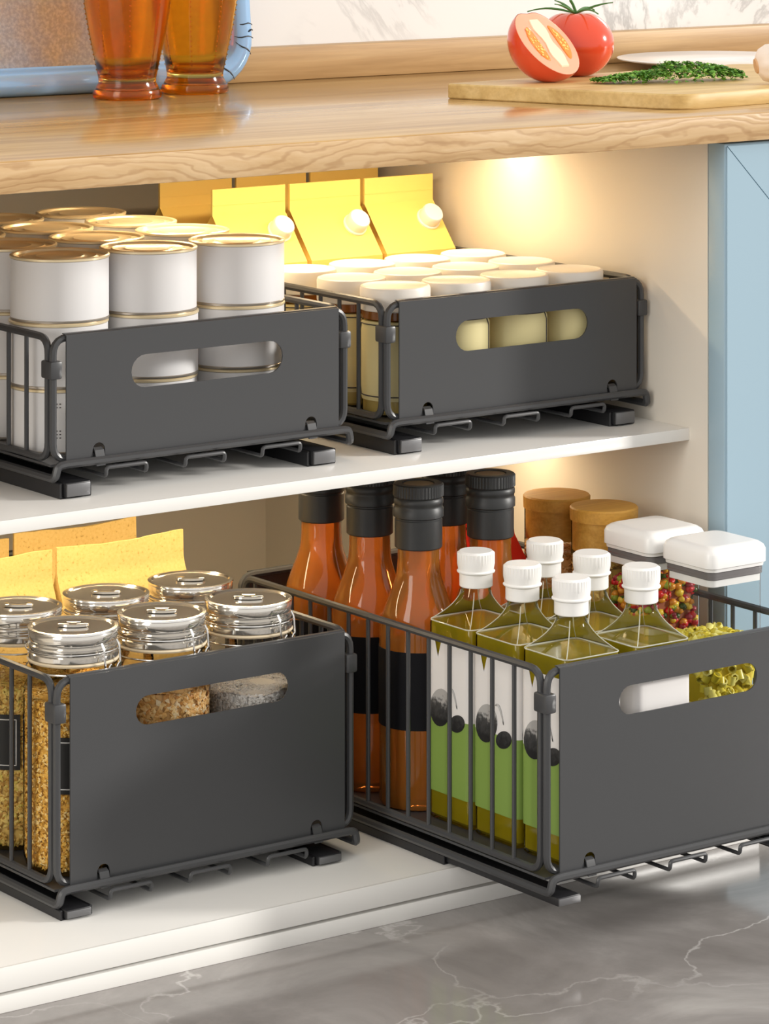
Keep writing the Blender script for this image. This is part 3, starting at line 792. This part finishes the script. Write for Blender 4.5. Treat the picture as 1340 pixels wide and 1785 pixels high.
# ------------------------------------------------------------------ oil bottles
def make_oil():
    t = thing('oil_bottle', 'square olive oil bottle with a white cap and white-and-green label', 'bottle', group='white-capped oil bottles')
    h = .0262
    outer = [(h - .002, .004, 0), (h, .006, .002), (h, .006, .146), (h - .0006, .006, .1485)]
    shoulder = []
    for k in range(1, 11):
        u = k / 10
        hw = .0112 + (h - .0006 - .0112) * (1 - u) ** 1.5
        shoulder.append((hw, .006 + (hw - .006) * min(1, u * 1.15), .1485 + .0225 * u))
    neck = [(.0110, .0110, .174), (.0110, .0110, .188)]
    out_l = outer + shoulder + neck
    obj('glass_body', sq_loft(out_l, cap1=False, angle=28), 'thin_glass', t)
    # shoulder edges of the glass, their highlights painted on as pale tubes
    oil = [(h - .0032, .004, .0016), (h - .0010, .005, .004), (h - .0010, .005, .1470)]
    ol_ = obj('oil', sq_loft(oil + [(h - .0012, .005, .1476)], cap1=False, angle=28), 'oil', t)
    obj('oil_surface', sq_loft([(h - .0012, .005, .1474), (h - .0012, .005, .1478)], cap0=False), 'oil', ol_)
    bm = bmesh.new()
    for s in range(4):
        a = s * PI / 2 + PI / 4
        pts = []
        for hw, r_, z in outer[-1:] + shoulder:
            dgl = (hw - r_) * math.sqrt(2) + r_
            pts.append((dgl * math.cos(a), dgl * math.sin(a), z + .0001))
        bm_tube(bm, pts, .0004, False, 6)
    ol = [(x, y, .1482) for x, y in rsq(h - .0004, .006, 5)]
    bm_tube(bm, ol, .0005, True, 6)
    obj('glass_edge_highlights', finish(bm, 'edges'), 'edge_highlight', t)
    # label wrapped round the body, V-notched at the top of each side face
    def wrap(z0, z1, hw, notch, mat, name, par):
        bm = bmesh.new(); o2 = rsq(hw, .0062, 5); n = len(o2); A = []; B = []
        pts = []
        for i in range(n):
            p = o2[i]; q = o2[(i + 1) % n]
            pts.append((p, 0))
            if math.hypot(q[0] - p[0], q[1] - p[1]) > .02:
                m_ = ((p[0] + q[0]) / 2, (p[1] + q[1]) / 2)
                for f, dz in ((.10, 0), (.20, notch), (.30, 0)):
                    pts.append(((p[0] + (q[0] - p[0]) * f, p[1] + (q[1] - p[1]) * f), dz))
        S = []
        for (x, y), dz in pts:
            k = 1 - .0003 / math.hypot(x, y)
            S.append([Vector((x, y, z0)), Vector((x, y, z1 - dz)), Vector((x * k, y * k, z1 - dz)), Vector((x * k, y * k, z0))])
        S.append(S[0])
        bm_loft(bm, S, False, False)
        bmesh.ops.remove_doubles(bm, verts=bm.verts, dist=1e-6)
        return obj(name, finish(bm, 'wrap', angle=30), mat, par)
    wl = wrap(.0790, .1340, h + .0004, .0125, 'label_white', 'paper_label', t)
    wrap(.0215, .0792, h + .0004, 0, 'label_green', 'green_band', wl)
    # black olive drawing on the two side faces seen (same on the opposite ones)
    def disc(cx, cz, rx, rz, tilt, mat, zc):
        pass
    for f in range(4):
        M = Matrix.Rotation(f * PI / 2, 4, 'Z')
        bm = bmesh.new()
        def ell(cy, cz, ry, rz, tilt, x):
            pts = []
            for k in range(24):
                a = 2 * PI * k / 24
                u, v = ry * math.cos(a), rz * math.sin(a)
                pts.append((cy + u * math.cos(tilt) - v * math.sin(tilt), cz + u * math.sin(tilt) + v * math.cos(tilt)))
            bm_loft(bm, [[M @ Vector((-x + .0003, y, z)) for y, z in pts], [M @ Vector((-x, y, z)) for y, z in pts]])
        X = h + .0009
        ell(.0085, .0850, .0120, .0150, .5, X)
        ell(-.0120, .0770, .0095, .0062, -.4, X)
        bm_tube(bm, [M @ Vector((-X, -.002 - .010 * k / 10, .1000 - .012 * (k / 10) ** 2 + .003 * math.sin(k / 10 * PI))) for k in range(11)], [.0003 + .0007 * math.sin(k / 10 * PI) for k in range(11)], False, 5)
        obj('olive_drawing', finish(bm, 'print', angle=30), 'olive_print', wl)
    def rib(a, z): return 1 + (.04 * (1 if int(a * 36 / PI + .01) % 2 else 0) if .1905 < z < .1995 else 0)
    cp = obj('cap', lathe([(0, .174), (.0120, .174), (.0125, .1746), (.0125, .1838), (.0142, .1848), (.0144, .1856), (.0134, .1866), (.0134, .1872), (.0136, .1910), (.0136, .1990), (.0128, .2000), (.0122, .2006), (0, .2004)], 72, shape=rib), 'cap_white', t)
    return t
ob = make_oil(); k = 0
def olive_shade():
    m = MATS['olive_print']; n = noise(m, coords(m), 260, 3)
    sx = nd(m, 'ShaderNodeSeparateXYZ'); lk(m, coords(m), sx.inputs[0])
    mr = nd(m, 'ShaderNodeMapRange'); mr.inputs['From Min'].default_value = .072; mr.inputs['From Max'].default_value = .103
    lk(m, sx.outputs['Z'], mr.inputs['Value'])
    ad = nd(m, 'ShaderNodeMath', operation='MULTIPLY_ADD'); ad.inputs[1].default_value = .7
    lk(m, n, ad.inputs[0]); lk(m, mr.outputs[0], ad.inputs[2])
    r = ramp(m, [(.45, (.012, .012, .013)), (.85, (.06, .06, .06)), (1.0, (.42, .41, .40))], ad.outputs[0])
    lk(m, r.outputs['Color'], bsdf(m).inputs['Base Color'])
olive_shade()
for x in (.3235, .3895):
    for y in (-.1835, -.2395, -.2965):
        loc = (x, y, fLR + .0002)
        o = ob if k == 0 else dup(ob, loc)
        o.location = loc
        o['label'] = 'white-capped square oil bottle ' + ('by the wire side, next to the amber bottles', 'by the wire side, middle of three', 'in the corner of wire side and front panel', 'in the inner column, next to the amber bottles', 'in the inner column, middle of three', 'at the front panel, beside the pasta box')[k]
        k += 1

# ------------------------------------------------------------------ jars with wooden lids
def wood_jar(label, loc, mat, seed):
    t = thing('wood_lidded_jar', label, 'jar', loc, 0, 'glass jars with wooden lids')
    R = .0262
    obj('glass_body', lathe([(0, .001), (R - .002, .001), (R, .003), (R, .193)], 40), 'thin_glass', t)
    obj('wooden_lid', lathe([(0, .170), (R - .0010, .170), (R - .0010, .1935), (R + .0008, .1938), (R + .0010, .2030), (R, .2042), (0, .2044)], 40), 'lid_wood', t)
    grains(2600, R - .001, .003, .158, mat, t, .0030, seed)
    return t
wood_jar('tall glass jar with a wooden lid, farther of two, behind the colourful box', (.4985, -.063, fLR + .0002), 'oat', 11)
wood_jar('tall glass jar with a wooden lid, beside the white-lidded box of coloured sweets', (.4985, -.1225, fLR + .0002), 'nut_mix', 12)

# ------------------------------------------------------------------ square storage boxes with white lids
def store_box(label, loc, fill):
    t = thing('storage_box', label, 'storage box', loc, 0, 'white-lidded square boxes')
    h = .0275
    obj('clear_body', sq_loft([(h - .003, .006, .0006), (h - .001, .006, .001), (h - .0008, .006, .176), (h, .006, .178)], cap1=False), 'box_glass', t)
    lidm = sq_loft([(h - .001, .006, .1700), (h - .0012, .006, .1812), (h + .0008, .007, .1814), (h + .0010, .007, .1836), (h + .0024, .008, .1844), (h + .0024, .008, .1940), (h + .0012, .008, .1970), (h - .0012, .008, .1990), (h - .004, .007, .2000), (h - .006, .007, .2000)], angle=40)
    ld = obj('lid', lidm, 'lid_white', t)
    obj('gasket', sq_loft([(h - .0006, .006, .1752), (h - .0002, .006, .1756), (h - .0002, .006, .1806), (h - .0006, .006, .1810)], angle=40), 'gasket', ld)
    rg = random.Random(5)
    bm = bmesh.new(); q = h - .0052
    if fill == 'pasta':
        lev = .122
        for _ in range(520):
            face = rg.random()
            if face < .30: p = Vector((rg.uniform(-q, q), rg.uniform(-q, q), lev + rg.uniform(-.001, .004)))
            else:
                s = rg.choice((-1, 1)); z = rg.uniform(.006, lev)
                p = Vector((s * q, rg.uniform(-q, q), z)) if rg.random() < .5 else Vector((rg.uniform(-q, q), s * q, z))
            M = Matrix.Translation(p) @ Matrix.Rotation(rg.uniform(0, 6.28), 4, 'Z') @ Matrix.Rotation(rg.uniform(0, 3.14), 4, 'X')
            n = 7; L = rg.uniform(.0026, .0040); ro, ri = .0036, .0024
            rings = []
            for r_, z in ((ro, -L), (ro, L), (ri, L), (ri, -L)):
                rings.append([bm.verts.new(M @ Vector((r_ * math.cos(2 * PI * k / n), r_ * math.sin(2 * PI * k / n), z))) for k in range(n)])
            for i in range(4):
                A, B = rings[i], rings[(i + 1) % 4]
                for k in range(n): bm.faces.new((A[k], A[(k + 1) % n], B[(k + 1) % n], B[k]))
    else:
        lev = .155
        for _ in range(1700):
            face = rg.random()
            if face < .22: p = Vector((rg.uniform(-q, q), rg.uniform(-q, q), lev + rg.uniform(-.001, .003)))
            else:
                s = rg.choice((-1, 1)); z = rg.uniform(.006, lev)
                p = Vector((s * q, rg.uniform(-q, q), z)) if rg.random() < .5 else Vector((rg.uniform(-q, q), s * q, z))
            M = Matrix.Translation(p) @ Matrix.Rotation(rg.uniform(0, 6.28), 4, 'X') @ Matrix.Diagonal((1, .8, .75, 1))
            bmesh.ops.create_icosphere(bm, subdivisions=1, radius=rg.uniform(.0034, .0046), matrix=M)
    f = obj('pasta_pieces' if fill == 'pasta' else 'sweets', finish(bm, 'fill', angle=60), 'pasta' if fill == 'pasta' else 'candy', t); f['kind'] = 'stuff'
    obj('filling', sq_loft([(q - .004, .004, .004), (q - .001, .004, .008), (q - .001, .004, lev - .002)]), 'pasta_core' if fill == 'pasta' else 'candy_core', t)
    return t
pr('pasta_core', (.68, .52, .03), .6); pr('candy_core', (.30, .08, .03), .6)
store_box('clear square box of yellow pasta pieces under a white lid', (.4985, -.2540, fLR + .0002), 'pasta')
store_box('clear square box of colourful sweets under a white lid', (.4985, -.1835, fLR + .0002), 'candy')

# ------------------------------------------------------------------ on the worktop
# cutting board
def board():
    A, B = Vector((.470, .047)), Vector((.547, -.160)); w = Vector((.36, .036))
    P = [A, B, B + w, A + w]; out = []
    rads = (.004, .022, .022, .02)
    for i in range(4):
        p = P[i]; da = (P[i - 1] - p).normalized() * rads[i]; db = (P[(i + 1) % 4] - p).normalized() * rads[i]
        for k in range(7):
            u = k / 6; out.append((p + da) * (1 - u) ** 2 + p * 2 * u * (1 - u) + (p + db) * u * u)
    c = sum((q for q in out), Vector((0, 0))) / len(out)
    bm = bmesh.new(); T = .0125
    def ringat(z, inset): return [Vector((q.x + (c.x - q.x) / (c - q).length * inset, q.y + (c.y - q.y) / (c - q).length * inset, z)) for q in out]
    bm_loft(bm, [ringat(CT + .0002, .001), ringat(CT + .0012, 0), ringat(CT + T - .0012, 0), ringat(CT + T, .0012)])
    o = obj('cutting_board', finish(bm, 'board'), 'board_wood')
    tag(o, 'pale bamboo cutting board lying askew on the worktop', 'cutting board')
board()
ZT = CT + .0126
Rv = Vector((math.cos(.6298), -math.sin(.6298), 0)); Fv = Vector((math.sin(.6298), math.cos(.6298), 0)); Uv = Vector((0, 0, 1))
def lobes(a, z): return 1 + .018 * math.cos(5 * a + .6)
def whole_tomato(loc, R):
    t = thing('tomato', 'whole ripe red tomato with a green stalk, behind the cut half', 'tomato', loc)
    prof = []
    for k in range(25):
        a = -PI / 2 + PI * k / 24
        r = R * math.cos(a); z = R * .86 * math.sin(a)
        if a > 1.0: z -= R * .16 * ((a - 1.0) / .57) ** 2
        if a < -1.2: z += R * .06 * ((-a - 1.2) / .37) ** 2
        prof.append((max(r, 0) if 0 < k < 24 else 0, z + R * .80))
    obj('skin', lathe(prof, 48, shape=lobes, angle=80), 'tomato_skin', t)
    top = prof[-1][1]
    bm = bmesh.new()
    bm_tube(bm, [(0, 0, top - .002), (.0005, 0, top + .003), (-.002, .001, top + .010), (-.005, .001, top + .014)], [.0020, .0014, .0012, .0013], False, 6)
    obj('stalk', finish(bm, 'stalk'), 'calyx_green', t)
    for k in range(6):
        a = k * PI / 3 + .35; bm = bmesh.new()
        L = R * (.95 + .35 * ((k * 37) % 5) / 5)
        pts = [Vector((math.cos(a) * L * u, math.sin(a) * L * u, top + .0025 + .005 * math.sin(u * 2.4) + (.006 if k % 2 else -.002) * u * u)) for u in [j / 8 for j in range(9)]]
        bm_tube(bm, pts, [.0004 + .0007 * math.sin(min(1, .15 + j / 8) * PI * .93) for j in range(9)], False, 6)
        obj('sepal', finish(bm, 'sepal'), 'calyx_green', t)
    return t
whole_tomato((.612, .052, ZT + .0004), .0335)
def half_tomato(R):
    n = (Rv * .60 + Uv * .66 - Fv * .45).normalized()
    side = Uv.cross(n).normalized(); up = n.cross(side).normalized()
    M = Matrix((side, up, n)).transposed()
    t = thing('tomato_half', 'tomato half with its cut face showing seeds, on the cutting board', 'tomato')
    def sh(a): return 1 - .10 * math.exp(-((((a - PI / 2 + PI) % (2 * PI)) - PI) / .30) ** 2)
    prof = [(0, -R * .92)] + [(R * math.sin(k / 14 * PI / 2), -R * .92 * math.cos(k / 14 * PI / 2)) for k in range(1, 15)]
    skin = lathe(prof, 48, shape=lambda a, z: 1 + (sh(a) - 1) * (1 + z / (R * .92)), angle=80)
    zmin = min((M @ v.co).z for v in skin.vertices)
    t.location = (.549, .012, ZT - zmin - .0006); t.rotation_euler = M.to_euler()
    obj('skin', skin, 'tomato_skin', t)
    bm = bmesh.new()
    bm_lathe(bm, [(0, .0008), (R * .90, .0008), (R * .985, .0001), (R * .99, -.0004), (0, -.0004)], 48, shape=lambda a, z: sh(a))
    obj('cut_face', finish(bm, 'cut'), 'tomato_flesh', t)
    bm = bmesh.new()
    out = [Vector((R * (.16 + .10 * math.sin(3.1 * v) ** 2) * s, R * .78 * (v), 0)) for s, vs in ((1, [-1 + k / 10 * 1.9 for k in range(11)]), (-1, [.9 - k / 10 * 1.9 for k in range(11)])) for v in vs]
    bm_loft(bm, [[p + Vector((0, 0, .0006)) for p in out], [p * .96 + Vector((0, 0, .0017)) for p in out]])
    obj('core', finish(bm, 'core'), 'tomato_core', t, label='pale fibrous core')
    rg = random.Random(3)
    for s in (-1, 1):
        bm = bmesh.new(); pts = []
        for k in range(28):
            a = 2 * PI * k / 28
            pts.append(Vector((s * R * (.55 + .17 * math.cos(a) - .10 * math.sin(a) ** 2), R * .52 * math.sin(a) - R * .04, 0)))
        bm_loft(bm, [[p + Vector((0, 0, .0006)) for p in pts], [p + Vector((0, 0, .0011)) for p in pts], [p * .93 + Vector((s * R * .04, 0, .0017)) for p in pts]])
        gl = obj('seed_chamber', finish(bm, 'gel'), 'tomato_gel', t)
        bm = bmesh.new()
        for _ in range(26):
            a = rg.uniform(0, 6.28); q = math.sqrt(rg.random())
            p = Vector((s * R * (.54 + .13 * q * math.cos(a)), R * .44 * q * math.sin(a) - R * .04, .0018))
            bmesh.ops.create_icosphere(bm, subdivisions=1, radius=.0011, matrix=Matrix.Translation(p) @ Matrix.Rotation(rg.uniform(0, 3), 4, 'Z') @ Matrix.Diagonal((1.3, .8, .6, 1)))
        sd = obj('seeds', finish(bm, 'seeds'), 'tomato_seed', gl); sd['kind'] = 'stuff'
half_tomato(.0345)

# chopped herbs
def herbs():
    rg = random.Random(8); vs = []; fs = []
    a = Vector((.566, -.030, 0)); b = Vector((.700, -.062, 0)); dirn = (b - a); nrm = Vector((-dirn.y, dirn.x, 0)).normalized()
    for _ in range(2600):
        u = rg.random(); wd_ = .010 + .026 * math.sin(min(1, u * 1.05) * PI) ** .7 * (.55 + .45 * u)
        v = rg.gauss(0, .42); v = max(-1, min(1, v))
        hgt = (.0150 if u > .45 else .0085) * (1 - v * v) * math.sin(max(.05, u * .96) * PI) ** .6
        p = a + dirn * u + nrm * v * wd_ + Vector((0, 0, ZT + rg.random() ** .5 * hgt + .0008))
        n = Vector((rg.uniform(-.8, .8), rg.uniform(-.8, .8), 1)).normalized()
        x = n.orthogonal().normalized(); x.rotate(Matrix.Rotation(rg.uniform(0, 6.28), 3, n)); y = n.cross(x)
        s = rg.uniform(.0012, .0030); i = len(vs)
        vs.extend([p - x * s, p + y * s * .6 + n * s * .15, p + x * s, p - y * s * .6 + n * s * .15, p + n * s * .28])
        for q in range(4): fs.append((i + q, i + (q + 1) % 4, i + 4))
    lo = min(v.z for v in vs)
    me = bpy.data.meshes.new('herbs'); me.from_pydata([v - Vector((0, 0, lo - ZT)) for v in vs], [], fs); me.update()
    o = obj('chopped_herbs', me, 'herb'); o['kind'] = 'stuff'
    tag(o, 'heap of finely chopped green herbs on the cutting board', 'herbs')
herbs()
# garlic
t = thing('garlic_bulb', 'pale garlic bulb at the edge of the chopped herbs', 'garlic', (.6700, -.1120, ZT + .0152))
t.rotation_euler = (math.radians(80), 0, math.radians(62)); t.scale = (1.35,) * 3
gp = [(0, 0), (.005, .0004), (.0092, .003), (.0112, .008), (.0108, .014), (.0078, .019), (.0042, .023), (.0028, .028), (.0024, .033), (0, .0335)]
obj('bulb', lathe(gp, 48, shape=lambda a, z: 1 + .07 * abs(math.cos(4 * a)), angle=80), 'garlic', t)
obj('root_disc', lathe([(0, -.0008), (.0044, -.0006), (.0052, .0010), (0, .0014)], 20), 'garlic_tip', t)
# plate
o = obj('plate', lathe([(0, 0), (.055, 0), (.058, .0012), (.092, .0070), (.0945, .0078), (.095, .0088), (.0935, .0092), (.058, .0036), (.054, .0026), (0, .0026)], 72), 'plate_white', None, (.898, .1915, CT + .0002))
tag(o, 'plain white round plate on the worktop behind the herbs', 'plate')

# amber tumblers
def tumbler(label, loc, rz):
    t = thing('amber_tumbler', label, 'glass', loc, rz, 'amber tumblers by the tray')
    op = [(0, .0006), (.024, .0006), (.0265, 0), (.0278, .003), (.0262, .009), (.0238, .0135), (.0240, .017), (.0275, .034), (.0318, .054), (.0352, .074), (.0375, .094), (.0385, .115), (.0380, .135), (.0376, .150)]
    ip = [(.0362, .150), (.0364, .135), (.0369, .115), (.0359, .094), (.0336, .074), (.0302, .054), (.0258, .034), (.0218, .0185), (.012, .0165), (0, .016)]
    def sh(a, z):
        u = max(0, min(1, (z - .014) / .03)) * max(0, min(1, (.125 - z) / .05))
        return 1 - .045 * u * abs(math.sin(4 * a)) ** .8
    bm = bmesh.new(); bm_lathe(bm, op + ip, 96, shape=sh)
    obj('glass_body', finish(bm, 'tumbler', angle=70), 'amber_glass', t)
    obj('foot_ring', lathe([(.0252, .0002), (.0282, .0010), (.0288, .0040), (.0276, .0075), (.0255, .0085)], 64, close=True), 'amber_glass', t)
    bm = bmesh.new()
    for k in range(8):
        a = k * PI / 4
        for j in range(22):
            z = .024 + j * .0042; i = max(q for q in range(len(op)) if op[q][1] <= z)
            f = (z - op[i][1]) / (op[i + 1][1] - op[i][1]); r = op[i][0] + f * (op[i + 1][0] - op[i][0])
            bmesh.ops.create_icosphere(bm, subdivisions=1, radius=.0008, matrix=Matrix.Translation((r * math.cos(a), r * math.sin(a), z)))
    b = obj('beading', finish(bm, 'beads'), 'amber_glass', t)
    return t
tumbler('amber ribbed glass tumbler standing before the middle of the blue tray', (.2570, .2030, CT + .0002), .3)
tumbler('amber ribbed glass tumbler standing at the corner end of the blue tray', (.3360, .2220, CT + .0002), .1)

# blue tray leaning on the upstand
def tray():
    t = thing('serving_tray', 'blue-rimmed frosted tray leaning upright against the back wall', 'tray', (.4230, .2560, CT + .0011))
    t.rotation_euler = (math.radians(-6), 0, math.radians(-1.5))
    w, h, r = .42, .27, .042
    def rr(ins, y):
        out = []
        R = max(.004, r - ins)
        for cx, cz, a0 in ((-r if True else 0, h - r, 0), (-w + r, h - r, PI / 2), (-w + r, r, PI), (-r, r, 1.5 * PI)):
            for k in range(9):
                a = a0 + k / 8 * PI / 2
                out.append(Vector((cx + R * math.cos(a), y, cz + R * math.sin(a))))
        return out
    bm = bmesh.new()
    bm_loft(bm, [rr(0.002, .016), rr(0, .013), rr(0, .006), rr(.003, .001), rr(.009, -.0005), rr(.016, .001), rr(.021, .006), rr(.024, .012), rr(.030, .0125), rr(.030, .016)], False, False)
    R_ = rr(.030, .016); A = rr(.002, .016)
    obj('rim', finish(bm, 'rim', angle=60), 'tray_rim', t, label='rounded glossy pale blue rim')
    bm = bmesh.new(); bm_loft(bm, [rr(.0235, .0120), rr(.0235, .0170)])
    obj('frosted_panel', finish(bm, 'panel'), 'tray_frost', t)
    bm = bmesh.new()
    for (x0, z0, x1, z1) in ((-.001, .052, -.017, .054), (-.0008, .0405, -.020, .043), (-.004, .0265, -.019, .038), (-.022, .0055, -.038, .021), (-.0008, .047, -.009, .047)):
        bm_tube(bm, [(x0 + (x1 - x0) * k / 6, -.0004 + .0028 * (abs(k / 3 - 1) ** 2), z0 + (z1 - z0) * k / 6 + .001 * math.sin(k)) for k in range(7)], [.0003, .0006, .0008, .0007, .0006, .0004, .0002], False, 5)
    obj('crackle_lines', finish(bm, 'lines'), 'tray_line', t)
tray()
